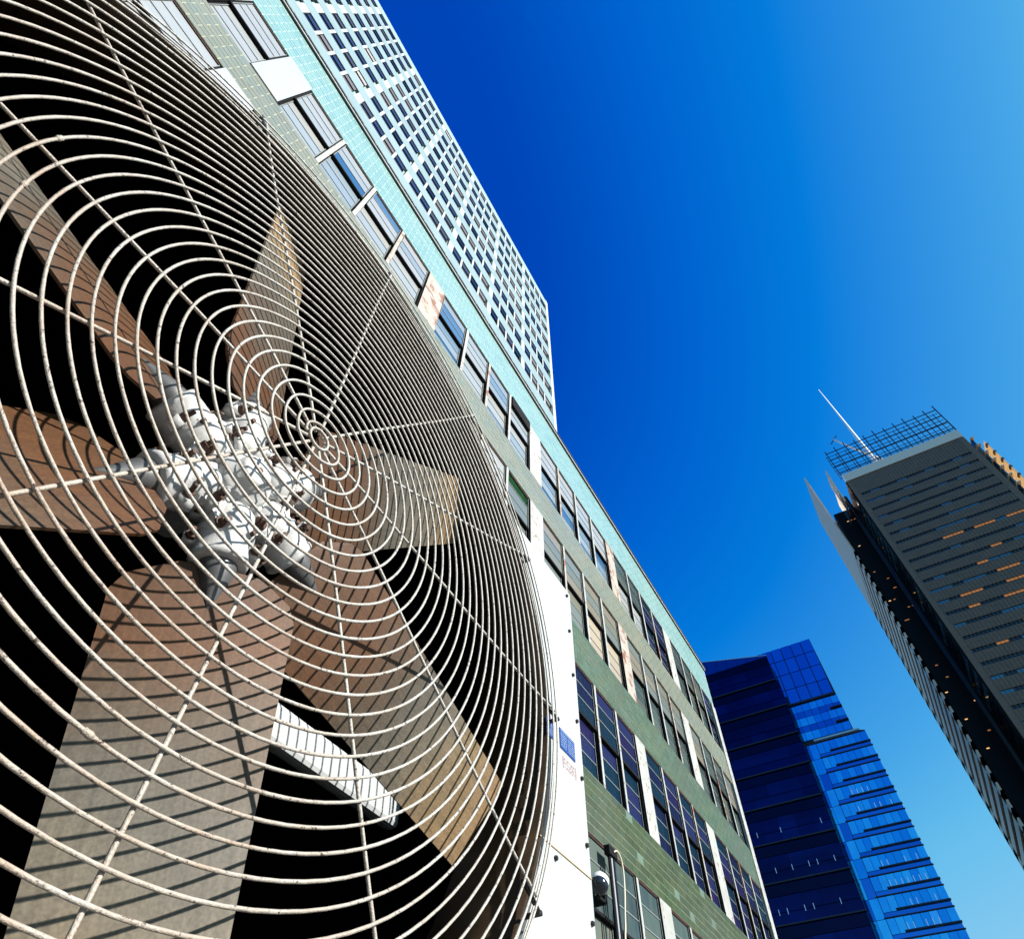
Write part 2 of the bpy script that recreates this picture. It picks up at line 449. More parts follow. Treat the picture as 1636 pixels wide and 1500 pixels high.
for row in range(3):
    x = 1.240
    while x < 1.290:
        l = rg.uniform(.002, .006); z = .796 + CAMH - row * .009
        box(b, x - CX, x + l - CX, YT - .0014, YT - .0008, z - .0012, z)
        if rg.random() < .6: box(b, x - CX, x + .0011 - CX, YT - .0014, YT - .0008, z - .006, z)
        x += l + .003
finish('red_print', b, M_red_ink, FAN)

# --- rotor
ROT = bpy.data.objects.new('rotor', None)
HY = 0.738 - CY
PHI = -1.478; BETA = 0.459
def rframe(th):
    a = R(th + PHI); ax = Vector((cos(a), 0, sin(a))); t = Vector((-sin(a), 0, cos(a)))
    ch = cos(BETA) * t + sin(BETA) * Vector((0, -1, 0))
    return ax, t, ch
HC = Vector((0, HY, CZ))
b = new_bm()      # blade in its own frame: x along the radius, y along the chord, z thickness
n1 = 14
prof = []
def blade_mesh():
    b = new_bm()
    st = []
    # outline: shank shoulder, wide shoulder, straight taper, clipped tip
    rs = [0.168, 0.185, 0.205, 0.235, 0.27, 0.35, 0.45, 0.55, 0.65, 0.74, 0.80, 0.828]
    top = []; bot = []
    for r in rs:
        c = 0.254 + (0.189 - 0.254) * (r - 0.2) / 0.6
        sh = min(1.0, max(0.0, (r - 0.150) / 0.075)); sh = sh * sh * (3 - 2 * sh)
        wl = -(c / 2) * (0.30 + 0.70 * sh) + 0.008; wr = (c / 2) * (0.45 + 0.55 * sh) + 0.008
        cols_t = []; cols_b = []
        for j in range(9):
            u = j / 8
            y = wl + (wr - wl) * u
            camber = 0.003 * (1 - (2 * u - 1) ** 2)
            th = 0.0045
            cols_t.append(b.verts.new((r, y, camber + th / 2)))
            cols_b.append(b.verts.new((r, y, camber - th / 2)))
        top.append(cols_t); bot.append(cols_b)
    for i in range(len(rs) - 1):
        for j in range(8):
            b.faces.new((top[i][j], top[i + 1][j], top[i + 1][j + 1], top[i][j + 1]))
            b.faces.new((bot[i][j], bot[i][j + 1], bot[i + 1][j + 1], bot[i + 1][j]))
        for j in (0, 8):
            b.faces.new((top[i][j], top[i + 1][j], bot[i + 1][j], bot[i][j]))
    for i in (0, len(rs) - 1):
        for j in range(8):
            b.faces.new((top[i][j], top[i][j + 1], bot[i][j + 1], bot[i][j]))
    return b
bl = None; sk = None; so = None; cl = None
def shank_mesh():
    b = new_bm()
    lathe(b, [(0, 0.09), (0.027, 0.09), (0.0285, 0.165), (0.026, 0.18), (0.018, 0.200), (0.009, 0.222), (0.003, 0.240), (0, 0.242)],
          (0, 0.008, 0.002), (1, 0, 0), 24)
    return b
def socket_mesh():
    b = new_bm()
    lathe(b, [(0.0, 0.050), (0.022, 0.051), (0.034, 0.057), (0.040, 0.068), (0.041, 0.085), (0.041, 0.100), (0.0445, 0.103), (0.0445, 0.113), (0.041, 0.116),
              (0.041, 0.150), (0.0435, 0.152), (0.0435, 0.158), (0.039, 0.162), (0.030, 0.163), (0.0, 0.163)], (0, 0.008, 0), (1, 0, 0), 32)
    # clamp ears
    for sy in (-1, 1):
        for (x0, x1) in ((0.066, 0.086), (0.118, 0.136)):
            y = 0.008 + sy * 0.058
            box(b, x0, x1, min(y, y - sy * .026) , max(y, y - sy * .026), -0.011, 0.011)
    return b
def bolt_mesh():
    b = new_bm()
    lathe(b, [(0, 0.0), (0.0085, 0), (0.0085, 0.008), (0.0042, 0.008), (0.0042, 0.021), (0, 0.021)], (0, 0, 0), (0, 0, 1), 6)
    return b
BOLTS = [(x, 0.008 + sy * 0.0475, 0.0118) for x in (0.076, 0.127) for sy in (-1, 1)]
for th in (-135, -75, -15, 45, 105, 165):
    ax, t, ch = rframe(th)
    nrm = ax.cross(ch)
    if nrm.y > 0: nrm = -nrm
    Mx = Matrix((( ax.x, ch.x, nrm.x, HC.x), (ax.y, ch.y, nrm.y, HC.y), (ax.z, ch.z, nrm.z, HC.z), (0, 0, 0, 1)))
    if bl is None:
        bl = finish('blade', blade_mesh(), M_blade, FAN)
        sk = finish('shank', shank_mesh(), M_shank, bl, True)
        so = finish('blade_socket', socket_mesh(), M_hub, FAN)
        for p in so.data.polygons: p.use_smooth = len(p.vertices) == 4
        cl = finish('clamp_bolt', bolt_mesh(), M_rust, so, loc=BOLTS[0])
        for q_ in BOLTS[1:]: inst('clamp_bolt', cl, so, q_)
        bl.matrix_local = Mx; so.matrix_local = Mx
    else:
        q = inst('blade', bl, FAN); q.matrix_local = Mx
        inst('shank', sk, q)
        q = inst('blade_socket', so, FAN); q.matrix_local = Mx
        
        for q_ in BOLTS: inst('clamp_bolt', cl, q, q_)
# hub: six-armed cast plate, boss, shaft, bolts
b = new_bm()
vt = []
for (y) in (HY - 0.030, HY - 0.016):
    ring = []
    for k in range(72):
        a = 2 * pi * k / 72
        lob = 0.5 + 0.5 * cos(6 * (a - R(45 + PHI)))
        r = 0.098 + 0.034 * lob
        ring.append(b.verts.new((r * cos(a), y, CZ + r * sin(a))))
    vt.append(ring)
b.faces.new(vt[0]); b.faces.new(vt[1])
for k in range(72): b.faces.new((vt[0][k], vt[0][(k + 1) % 72], vt[1][(k + 1) % 72], vt[1][k]))
bevelled(b, 0.002)
hub = finish('hub', b, M_hub, FAN)
b = new_bm(); lathe(b, [(0.0, -0.064), (0.008, -0.064), (0.024, -0.063), (0.030, -0.058), (0.031, -0.044), (0.047, -0.040), (0.052, -0.031), (0.052, 0.02), (0.03, 0.08), (0.03, 0.30)],
                 (0, HY, CZ), (0, 1, 0), 40)
finish('boss', b, M_hub, hub, True)
b = new_bm(); lathe(b, [(0, -0.0645), (0.0055, -0.0655), (0.0055, -0.060)], (0, HY, CZ), (0, 1, 0), 12)
finish('grease_plug', b, M_rust, hub, True)
hb = None
for k in range(6):
    for (rr, da) in ((0.078, 30), (0.112, 12), (0.112, -12)):
        a = R(45 + PHI + 60 * k + da)
        loc = (rr * cos(a), HY - 0.030, CZ + rr * sin(a))
        if hb is None:
            bb = new_bm()
            lathe(bb, [(0, -0.004), (0.0105, -0.004), (0.0105, 0.0)], (0, 0, 0), (0, 1, 0), 20)
            lathe(bb, [(0, -0.012), (0.0065, -0.012), (0.0078, -0.010), (0.0078, -0.004)], (0, 0, 0), (0, 1, 0), 6)
            lathe(bb, [(0, -0.021), (0.0042, -0.021), (0.0042, -0.012)], (0, 0, 0), (0, 1, 0), 10)
            hb = finish('hub_bolt', bb, M_rust, hub, loc=loc)
        else: inst('hub_bolt', hb, hub, loc)
for k in range(6):        # raised ribs of the casting
    a = R(75 + PHI + 60 * k)
    b = new_bm()
    u = Vector((cos(a), 0, sin(a))); v = Vector((-sin(a), 0, cos(a)))
    tube(b, [Vector((0, HY - 0.030, CZ)) + u * 0.05, Vector((0, HY - 0.036, CZ)) + u * 0.065, Vector((0, HY - 0.032, CZ)) + u * 0.096], [0.007, 0.007, 0.004], 8)
    finish('rib', b, M_hub, hub, True)
bpy.data.objects.remove(ROT)
b = new_bm(); lathe(b, [(0, 0.16), (0.15, 0.16), (0.16, 0.18), (0.16, 0.55), (0, 0.55)], (0, HY, CZ), (0, 1, 0), 40)
finish('motor', b, M_black, FAN, True)
# white support channel deep inside that catches the sun between two blades
b = new_bm(); box(b, 0.05, 0.845, 0.985 - CY, 1.02 - CY, CZ - 0.165, CZ - 0.080); bevelled(b, 0.012)
finish('support_channel', b, M_white, FAN)
# small white tag and inner bits
b = new_bm(); box(b, -0.01, 0.01, 0, 0.004, -0.006, 0.006)
finish('inner_tag', b, M_white, FAN, loc=(0.30, 1.18 - CY, CZ + 0.72))

# ================================================================ TILED ANNEX
D = 5.0
ANX = empty('tiled_industrial_building', 'long low building faced in green and turquoise tiles with bands of steel windows', 'building', (0, D, 0))
def T(*a, **k): return mat(*a, **k)
TOPC = [(0.276, 0.4816, 0.4565), (0.299, 0.516, 0.4814), (0.253, 0.4558, 0.4399), (0.322, 0.516, 0.4648), (0.2875, 0.4902, 0.4731)]
LOWC = [(0.0551, 0.092, 0.0308), (0.0662, 0.1081, 0.0389), (0.0485, 0.0874, 0.0356), (0.0728, 0.1058, 0.0356), (0.0595, 0.1081, 0.0486), (0.0507, 0.0759, 0.0275), (0.0684, 0.1035, 0.0405), (0.0573, 0.0989, 0.0373), (0.0794, 0.1196, 0.047), (0.0551, 0.092, 0.0308), (0.0662, 0.1081, 0.0389), (0.0485, 0.0874, 0.0356), (0.0728, 0.1058, 0.0356), (0.0595, 0.1081, 0.0486), (0.0507, 0.0759, 0.0275), (0.0684, 0.1035, 0.0405), (0.0573, 0.0989, 0.0373), (0.0794, 0.1196, 0.047), (0.0662, 0.1081, 0.0389), (0.0485, 0.0874, 0.0356), (0.0728, 0.1058, 0.0356), (0.0595, 0.1081, 0.0486), (0.0507, 0.0759, 0.0275), (0.0684, 0.1035, 0.0405), (0.0573, 0.0989, 0.0373), (0.168, 0.27, 0.207)]
MIDC = [(0.0935, 0.1539, 0.095), (0.1045, 0.171, 0.11), (0.088, 0.1596, 0.105), (0.1155, 0.171, 0.1), (0.11, 0.1881, 0.13)]
UPC = [(0.26, 0.2925, 0.2145), (0.2925, 0.312, 0.234), (0.2535, 0.299, 0.2405), (0.299, 0.3055, 0.2145)]
kw = dict(rough=0.28, var=(0.115, 0.12, 0.105), var_scale=0.45, var_amt=0.45, var2=(0.15, 0.11, 0.07), v2_scale=1.3, v2_lo=0.60, v2_hi=0.80, bump=0.12, bump_scale=40)
M_tile_top = mat('turquoise_tile', TOPC[0], rnd=TOPC, island=True, rough=0.25, var=(0.40, 0.58, 0.56), var_scale=0.3, var_amt=0.4, bump=0.1, bump_scale=40)
M_tile_up = mat('grey_green_tile', UPC[0], rnd=UPC, island=True, **{**kw, 'var': (0.20, 0.22, 0.18)})
M_tile_mid = mat('green_tile', MIDC[0], rnd=MIDC, island=True, **kw)
M_tile_low = mat('olive_green_tile', LOWC[0], rnd=LOWC, island=True, **kw)
M_tile_low_o = mat('olive_green_glazed_tile', LOWC[0], rnd=LOWC, island=False, **kw)
M_mortar = mat('pale_mortar', (0.46, 0.48, 0.36), 0.9, var=(0.32, 0.34, 0.24), var_scale=2)
M_mortar_top = mat('white_mortar', (0.52, 0.68, 0.65), 0.9)
M_pier = mat('white_pier_paint', (0.47, 0.49, 0.47), 0.6, var=(0.34, 0.34, 0.30), var_scale=1.5, var_amt=0.6, var2=(0.20, 0.08, 0.04), v2_scale=6.5, v2_lo=0.585, v2_hi=0.62, bump=0.3, bump_scale=60)
M_pier_rust = mat('rust_stained_pier_paint', (0.45, 0.44, 0.39), 0.65, var=(0.36, 0.29, 0.22), var_scale=2, var_amt=0.7, var2=(0.24, 0.085, 0.04), v2_scale=2.2, v2_lo=0.52, v2_hi=0.57, bump=0.4, bump_scale=60)
M_pier_grey = mat('grey_sheet_metal', (0.42, 0.46, 0.52), 0.5, var=(0.34, 0.37, 0.43), var_scale=1.5)
M_frame = mat('window_steel_paint', (0.26, 0.30, 0.30), 0.5, var=(0.17, 0.20, 0.20), var_scale=3)
M_dark = mat('reveal_shade_and_dark_metal', (0.012, 0.012, 0.013), 0.8, spec=0.1)  # black also puts shade into window reveals, mullion and pier sides
M_lintel = mat('red_lead_lintel', (0.12, 0.018, 0.014), 0.7, var=(0.012, 0.006, 0.006), var_scale=2, var_amt=1.0)
M_coping = mat('dark_coping_metal', (0.02, 0.022, 0.025), 0.5)
M_coping_l = mat('pale_coping_metal', (0.62, 0.68, 0.68), 0.5)
P_blind = mat('pane_with_white_blind', (0.40, 0.45, 0.46), 0.12, rnd=[(0.40, 0.45, 0.45), (0.44, 0.46, 0.45), (0.36, 0.42, 0.44), (0.46, 0.45, 0.41)], spec=0.4, var=(0.34, 0.38, 0.42), var_scale=1.4, var_amt=0.6, stretch=(1, 1, 5))
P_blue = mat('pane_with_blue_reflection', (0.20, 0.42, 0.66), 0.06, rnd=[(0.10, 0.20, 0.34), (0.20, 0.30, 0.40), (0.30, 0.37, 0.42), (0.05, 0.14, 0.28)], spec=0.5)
P_navy = mat('dark_navy_pane', (0.012, 0.02, 0.07), 0.05, rnd=[(0.010, 0.018, 0.06), (0.02, 0.03, 0.10), (0.008, 0.03, 0.06), (0.018, 0.018, 0.08)], spec=0.5, bump=0.25, bump_scale=6)
P_beige = mat('grimy_beige_pane', (0.36, 0.37, 0.30), 0.12, rnd=[(0.22, 0.23, 0.18), (0.27, 0.25, 0.20), (0.18, 0.21, 0.19), (0.20, 0.24, 0.23)], spec=0.5)
P_cream = mat('pane_with_cream_reflection', (0.80, 0.70, 0.55), 0.1, rnd=[(0.52, 0.45, 0.34), (0.48, 0.42, 0.34)], spec=0.5)  # cream brightness of a reflected scene put into the pane colour
P_teal = mat('murky_teal_pane', (0.12, 0.20, 0.20), 0.1, rnd=[(0.045, 0.085, 0.10), (0.08, 0.13, 0.13), (0.035, 0.065, 0.08), (0.12, 0.16, 0.14)], spec=0.5, var=(0.14, 0.17, 0.14), var_scale=2.5, var_amt=0.5, stretch=(3, 3, 0.6))
P_teal2 = mat('pane_with_pale_curtain', (0.30, 0.36, 0.30), 0.12, rnd=[(0.15, 0.19, 0.16), (0.11, 0.15, 0.14), (0.19, 0.20, 0.16)], spec=0.5, var=(0.10, 0.15, 0.15), var_scale=3, var_amt=0.8, stretch=(4, 4, 0.3))

YF = 0.0     # facade plane in building-local y
XA, XB = -1.37 * D, 5.305 * D
rows_top = [3.46, 2.68, 1.90, 1.12]; WH = 0.515
def Z(v): return v * D + CAMH
roof = 3.86
bays = [(-1.365, -0.400), (-0.255, 0.713), (0.853, 1.818), (1.957, 2.943), (3.076, 4.040), (4.195, 5.180)]
# core wall set back, so that windows have depth
b = new_bm(); box(b, XA, XB - 0.02, 0.34, 14.0, 0.132, Z(roof) - 0.05)
finish('wall', b, M_dark, ANX)
b = new_bm(); box(b, XB - 0.5, XB, -0.03, 13.9, 0.131, Z(3.44)); box(b, XB - 0.06, XB - 0.001, 0.0, 13.9, Z(3.44) + 0.002, Z(roof) - 0.001)
finish('corner_pier', b, M_pier, ANX)
tw, tH, gap = 0.36, 0.186, 0.017
def tile_band(z0, z1, mtile, mmort, name='tile_band', singles=0, x0=XA, x1=XB, mtile_o=None):
    """a strip of wall: mortar backing with every tile standing 18 mm proud of it"""
    b = new_bm(); box(b, x0, x1, 0.005, 0.335, z0, z1)
    band = finish(name, b, mmort, ANX)
    nr = max(1, round((z1 - z0) / tH)); h = (z1 - z0) / nr
    cells = []
    for r in range(nr):
        off = (tw / 2 if r % 2 else 0)
        k = 0
        x = x0 - off
        while x < x1:
            a, c = max(x, x0), min(x + tw, x1)
            if c - a > 0.04: cells.append((a + gap / 2, c - gap / 2, z0 + r * h + gap / 2, z0 + (r + 1) * h - gap / 2))
            x += tw
    cells.sort(key=lambda c: (0 if (c[1] > 2.2 * D) else 1, c[0]))
    full = None
    bmx = new_bm()
    cnt = 0
    for (a, c, e, f) in cells:
        if cnt < singles and c > 2.2 * D:
            if full is None:
                bb = new_bm(); box(bb, -0.5, 0.5, -0.003, 0.003, -0.5, 0.5)
                me = bpy.data.meshes.new('tile'); bb.to_mesh(me); bb.free(); me.materials.append(mtile_o); full = me
            inst('tile', full, band, ((a + c) / 2, 0.0018 + random.uniform(-.001, .001), (e + f) / 2), rot=(random.uniform(-.003, .003), 0, random.uniform(-.002, .002)), scale=(c - a, 1, f - e))
            cnt += 1
        else:
            d = random.uniform(-.0015, .0015)
            box(bmx, a, c, d, 0.0048, e, f)
    if len(bmx.verts):
        o = finish('tiles', bmx, mtile, band); o['kind'] = 'stuff'
    else: bmx.free()
    return band
tile_band(Z(3.46) + 0.03, Z(roof), M_tile_top, M_mortar_top)
tile_band(Z(2.68) + 0.03, Z(2.945), M_tile_up, M_mortar)
tile_band(Z(1.90) + 0.03, Z(2.165), M_tile_mid, M_mortar)
tile_band(Z(1.12) + 0.03, Z(1.385), M_tile_low, M_mortar, singles=290, mtile_o=M_tile_low_o)
tile_band(0.135, Z(0.605), M_tile_low, M_mortar)
# coping
b = new_bm(); box(b, XA, XB + 0.03, -0.055, 0.4, Z(roof) + 0.002, Z(roof) + 0.05)
finish('coping', b, M_coping, ANX)
b = new_bm(); box(b, XA, XB + 0.03, -0.060, 0.4, Z(roof) + 0.052, Z(roof) + 0.115)
finish('coping', b, M_coping_l, ANX)
b = new_bm(); box(b, XA, XB + 0.04, -0.09, 0.4, Z(roof) + 0.117, Z(roof) + 0.15)
finish('coping', b, M_coping, ANX)
b = new_bm(); box(b, XA, XB - 0.5, 0.5, 13.9, Z(roof) - 0.04, Z(roof) + 0.0)
finish('roof', b, M_coping, ANX)
# lintels
for zt in rows_top:
    for (a, c) in bays:
        b = new_bm(); box(b, a * D, c * D, 0.03, 0.30, Z(zt) - 0.005, Z(zt) + 0.028)
        finish('lintel', b, M_lintel, ANX)
pane_count = 0
def pick(row, bay, i, lower, rg):
    if row == 0:
        if bay <= 2: return P_blind if rg.random() < (.75 if lower else .93) else P_blue
        if bay == 3: return (P_blue if rg.random() < .85 else P_blind) if lower else P_blind
        if bay == 4: return P_navy if i > 1 else (P_teal if not lower else P_blind)
        return P_navy if rg.random() < .6 else P_teal
    if row == 1:
        if bay <= 2: return P_blind if rg.random() < .7 else P_beige
        if bay == 3: return P_cream if lower and i in (2, 3) else (P_blue if rg.random() < .25 else P_beige)
        if bay == 4: return P_beige if not lower else (P_blind if rg.random() < .5 else P_teal)
        return P_beige if rg.random() < .5 else P_teal
    if row == 2: return P_navy
    return (P_teal if not lower else P_teal2)
WN = 4
# shared meshes for sashes
wW = 0.225 * D; wHt = WH * D
def sash_bm(wd, ht, y, nb, bar=0.020, botd=1):
    b = new_bm(); f = 0.045
    box(b, 0, f, y, y + .05, 0, ht, 1); box(b, wd - f, wd, y, y + .05, 0, ht, 1)  # black stiles: shade put into the frame colour
    box(b, f - .014, f, y - .004, y - .0005, f, ht - f, 0); box(b, wd - f, wd - f + .014, y - .004, y - .0005, f, ht - f, 0)
    box(b, f, wd - f, y + .001, y + .049, 0, f, botd); box(b, f, wd - f, y + .001, y + .049, ht - f, ht, 1)
    for k in range(1, nb):
        z = f + (ht - 2 * f) * k / nb
        box(b, f, wd - f, y + .006, y + .042, z - bar / 2, z + bar / 2)
    return b
hU = wHt * 0.50
rowN = 0
for ri, zt in enumerate(rows_top):
    for bi, (a, c) in enumerate(bays):
        rg = random.Random(ri * 31 + bi)
        xa, xc = a * D, c * D
        n = 4; pitch = (xc - xa) / n; mw = 0.10
        zb = Z(zt) - wHt; z1 = Z(zt) - 0.006
        for i in range(n):
            x0 = xa + i * pitch + (mw / 2 if i else 0.02); x1 = xa + (i + 1) * pitch - (mw / 2 if i < n - 1 else 0.03)
            wd = x1 - x0; hh = (z1 - zb)
            hu = hh * 0.50; hl = hh - hu
            # window = its frame and the two sashes; panes are sub-parts
            b = sash_bm(wd, hu, 0.030, 3)
            for v in b.verts: v.co.z += hl
            b2 = sash_bm(wd, hl + 0.03, 0.098, 3, botd=0)
            me = bpy.data.meshes.new('tmp'); b2.to_mesh(me); b2.free(); b.from_mesh(me); bpy.data.meshes.remove(me)
            # jambs: deep reveal either side, black in place of shade; sill
            box(b, -0.018, -0.001, 0.04, 0.33, 0, hh, 1); box(b, wd + .001, wd + .018, 0.04, 0.33, 0, hh, 1)
            box(b, 0, wd, 0.030, 0.096, hl - .010, hl - .001, 1)  # black bar added as the upper sash's shadow
            box(b, -0.018, wd + .018, 0.02, 0.33, -0.03, -0.002)
            win = finish('window', b, [M_frame, M_dark], ANX, loc=(x0, 0, zb + 0.03))
            open_hatch = (ri == 0 and bi == 2 and i == 3)
            louver = (ri == 1 and bi == 2 and i == 3)
            vis = (bi >= 3) or (ri == 0 and bi >= 1)
            f = 0.045
            stuffb = new_bm()
            for lower in (0, 1):
                y = 0.098 if lower else 0.030
                base = 0 if lower else hl
                ht = hl + .03 if lower else hu
                if open_hatch and not lower: ht_lim = 2
                else: ht_lim = 3
                msash = pick(ri, bi, i, lower, rg)
                for k in range(3):
                    if k >= ht_lim: continue
                    if louver and not lower and k == 2: continue
                    ph = (ht - 2 * f) / 3
                    z0p = base + f + ph * k + .010; z1p = base + f + ph * (k + 1) - .010
                    mp_ = msash
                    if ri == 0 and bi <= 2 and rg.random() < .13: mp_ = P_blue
                    if vis and pane_count < 295:
                        bb = new_bm(); box(bb, f + .001, wd - f - .001, y + .020, y + .027, z0p, z1p)
                        finish('pane', bb, mp_, win); pane_count += 1
                    else:
                        box(stuffb, f + .001, wd - f - .001, y + .020, y + .027, z0p, z1p)
            if len(stuffb.verts):
                o = finish('panes', stuffb, pick(ri, bi, i, 0, rg), win); o['kind'] = 'stuff'
            else: stuffb.free()
            if open_hatch:
                bb = new_bm(); box(bb, f * .5, wd - f * .5, -0.05, 0.028, hh - hu * .40, hh - .01)
                finish('vent_flap', bb, M_dark, win)
            if louver:
                M_green = MATS.get('green_louvre') or mat('green_louvre', (0.04, 0.24, 0.08), 0.5)
                for k in range(6):
                    z = hh - f - 0.03 - k * 0.055
                    bb = new_bm()
                    vs = [bb.verts.new(p) for p in ((f, 0.05, z - .035), (wd - f, 0.05, z - .035), (wd - f, 0.10, z), (f, 0.10, z),
                                                   (f, 0.05, z - .029), (wd - f, 0.05, z - .029), (wd - f, 0.10, z + .006), (f, 0.10, z + .006))]
                    for q in ((0, 1, 2, 3), (4, 5, 6, 7), (0, 1, 5, 4), (2, 3, 7, 6), (1, 2, 6, 5), (0, 3, 7, 4)): bb.faces.new([vs[t_] for t_ in q])
                    finish('louvre_slat', bb, M_green, win)
            if i < n - 1:
                xm = xa + (i + 1) * pitch
                bb = new_bm(); box(bb, xm - mw / 2 + .003, xm + mw / 2 - .003, 0.009, 0.30, zb, z1, 1)  # mullion body black for the shade on its sides
                box(bb, xm - mw / 2 + .001, xm + mw / 2 - .001, -0.006, 0.008, zb, z1, 0)
                finish('mullion', bb, [M_pier if (i + bi) % 3 else M_pier_rust, M_dark], ANX)
    # piers
    edges = [(-0.400, -0.255, M_pier_grey), (0.713, 0.853, M_pier_rust), (1.818, 1.957, M_pier), (2.943, 3.076, M_pier_rust), (4.040, 4.195, M_pier)]
    for (a, c, mm_) in edges:
        if ri in (2, 3): mm_ = M_pier if a != 4.040 else M_pier
        b = new_bm(); box(b, a * D - .002, c * D + .002, -0.004 if mm_ != M_pier_grey else -0.03, 0.30, Z(zt) - wHt + 0.002, Z(zt) + 0.028)
        bevelled(b, 0.004)
        pr_ = finish('pier', b, [mm_, M_dark], ANX)
        for p_ in pr_.data.polygons:
            if abs(p_.normal.x) > .9: p_.material_index = 1  # side faces coloured black as if in shade

# floodlight and conduits on the facade
M_lamp_dark = mat('dark_lamp_glass', (0.015, 0.02, 0.03), 0.15)
M_lamp_body = mat('pale_lamp_housing', (0.78, 0.82, 0.86), 0.4)
LMP = empty('floodlight', 'small round-faced floodlight with pale housing beside the vertical pipes at the white cabinet edge', 'light', (10.66, 4.62, 4.47 + CAMH))
b = new_bm(); lathe(b, [(0, -0.20), (0.12, -0.20), (0.185, -0.14), (0.20, -0.02), (0.20, 0.10), (0.15, 0.17), (0, 0.19)], (0, 0, 0), (0.62, 0.05, 0.78), 28)
finish('housing', b, M_lamp_body, LMP, True)
b = new_bm(); lathe(b, [(0.0, -0.245), (0.10, -0.24), (0.17, -0.20), (0.207, -0.12), (0.207, -0.06), (0.2, -0.06)], (0, 0, 0), (0.62, 0.05, 0.78), 28)
finish('lens', b, M_lamp_dark, LMP, True)
LMP.scale = (0.75, 0.75, 0.75)
b = new_bm(); box(b, -0.05, 0.42, 0.05, 0.09, -0.28, -0.22); box(b, 0.36, 0.42, 0.05, 0.36, -0.30, 0.24)
finish('bracket', b, M_dark, LMP)
b = new_bm(); lathe(b, [(0, 0), (0.05, 0), (0.05, 0.05), (0, 0.06)], (-0.02, -0.02, 0.17), (0, 0, 1), 12)
finish('knob', b, M_lamp_body, LMP)
PIP = empty('conduit_pipes', 'dark vertical conduit pipes with one looping cream cable running up the tiled facade', 'pipe', (11.86, 4.85, 0.13))
for (dx, mm_, rr) in ((-0.10, M_dark, 0.028), (-0.02, M_pier_grey, 0.022), (0.07, M_dark, 0.030)):
    b = new_bm(); tube(b, [(dx, 0, 0), (dx, 0, 2.4), (dx, 0, 5.48 + CAMH - .13 - abs(dx))], rr, 10)
    finish('pipe', b, mm_, PIP, True)
b = new_bm()
pp = [(-0.02, -0.03, 5.42), (0.12, -0.07, 5.50), (0.26, -0.08, 5.42), (0.34, -0.07, 5.20), (0.34, -0.05, 4.85), (0.22, -0.04, 4.3), (0.12, -0.04, 3.6), (0.12, -0.04, 0.2)]
sm = []
for i in range(len(pp) - 1):
    p0 = Vector(pp[max(i - 1, 0)]); p1 = Vector(pp[i]); p2 = Vector(pp[i + 1]); p3 = Vector(pp[min(i + 2, len(pp) - 1)])
    for k in range(6):
        t = k / 6
        sm.append(0.5 * ((2 * p1) + (p2 - p0) * t + (2 * p0 - 5 * p1 + 4 * p2 - p3) * t * t + (3 * p1 - p0 - 3 * p2 + p3) * t ** 3))
sm.append(Vector(pp[-1])); sm = [s + Vector((0, 0, CAMH - .13)) if s.z > 0.3 else s for s in sm]
tube(b, sm, 0.018, 8)
finish('cable', b, mat('cream_cable', (0.75, 0.66, 0.48), 0.5), PIP, True)
b = new_bm(); box(b, -0.20, 0.16, -0.06, 0.06, 5.35 + CAMH - .13, 5.52 + CAMH - .13); bevelled(b, .01)
finish('junction_box', b, M_dark, PIP)

# ================================================================ SLAB TOWER behind
DT = 12.0
TWR = empty('turquoise_office_tower', 'tall turquoise slab tower with rows of dark windows rising behind the tiled building', 'building', (0, DT, 0))
def ZT(v): return v * DT + CAMH
M_tw = mat('turquoise_wall', (0.33, 0.48, 0.49), 0.4, var=(0.38, 0.53, 0.53), var_scale=0.12, var_amt=0.8, var2=(0.29, 0.44, 0.46), v2_scale=0.5)
M_tw_sp = mat('turquoise_spandrel', (0.29, 0.40, 0.40), 0.35, rnd=[(0.28, 0.39, 0.39), (0.305, 0.42, 0.42), (0.29, 0.40, 0.40)], var=(0.38, 0.52, 0.50), var_scale=0.4, var_amt=0.5)
M_tw_pier = mat('white_tower_pier', (0.52, 0.56, 0.53), 0.5, var=(0.46, 0.53, 0.51), var_scale=0.6)
T_glass = [mat('tower_glass_navy', (0.035, 0.055, 0.12), 0.06, spec=0.5), mat('tower_glass_grey', (0.075, 0.085, 0.11), 0.1, spec=0.5),
           mat('tower_glass_blind', (0.24, 0.22, 0.21), 0.2), mat('tower_glass_dark', (0.01, 0.012, 0.03), 0.05, spec=0.8),
           mat('tower_glass_white', (0.55, 0.53, 0.50), 0.3)]
x_l = -1.15 * DT; x_r = 2.235 * DT
b = new_bm(); box(b, x_l, x_r - .02, 0.22, 16, 0.0, ZT(6.52))
finish('wall', b, M_tw, TWR)
b = new_bm(); box(b, x_l, x_r, 0.0, 0.215, ZT(6.42), ZT(6.55)); finish('parapet', b, M_tw, TWR)
b = new_bm(); box(b, 2.19 * DT, x_r, -0.02, 16.02, 0, ZT(6.56)); finish('corner_pier', b, M_tw_pier, TWR)
FLH = 0.302
for k in range(-1, 8):
    zb = 4.120 + FLH * k; 
    z_top = zb + FLH if k < 7 else 6.42
    # spandrel band above each window row
    b = new_bm(); box(b, x_l, 2.19 * DT - .002, 0.0, 0.215, ZT(zb + 0.152), ZT(z_top) - .003)
    finish('spandrel', b, M_tw_sp, TWR)
winmesh = None
pier0 = -0.145
for kb in range(-2, 5):
    xp = pier0 + 0.4685 * kb
    if kb > -2:
        pass
    b = new_bm(); box(b, (xp - 0.024) * DT, (xp + 0.024) * DT, 0.012, 0.2, ZT(3.2), ZT(6.42) - .01)
    finish('pier', b, M_tw_pier, TWR)
ww = 0.086 * DT; wh = 0.150 * DT
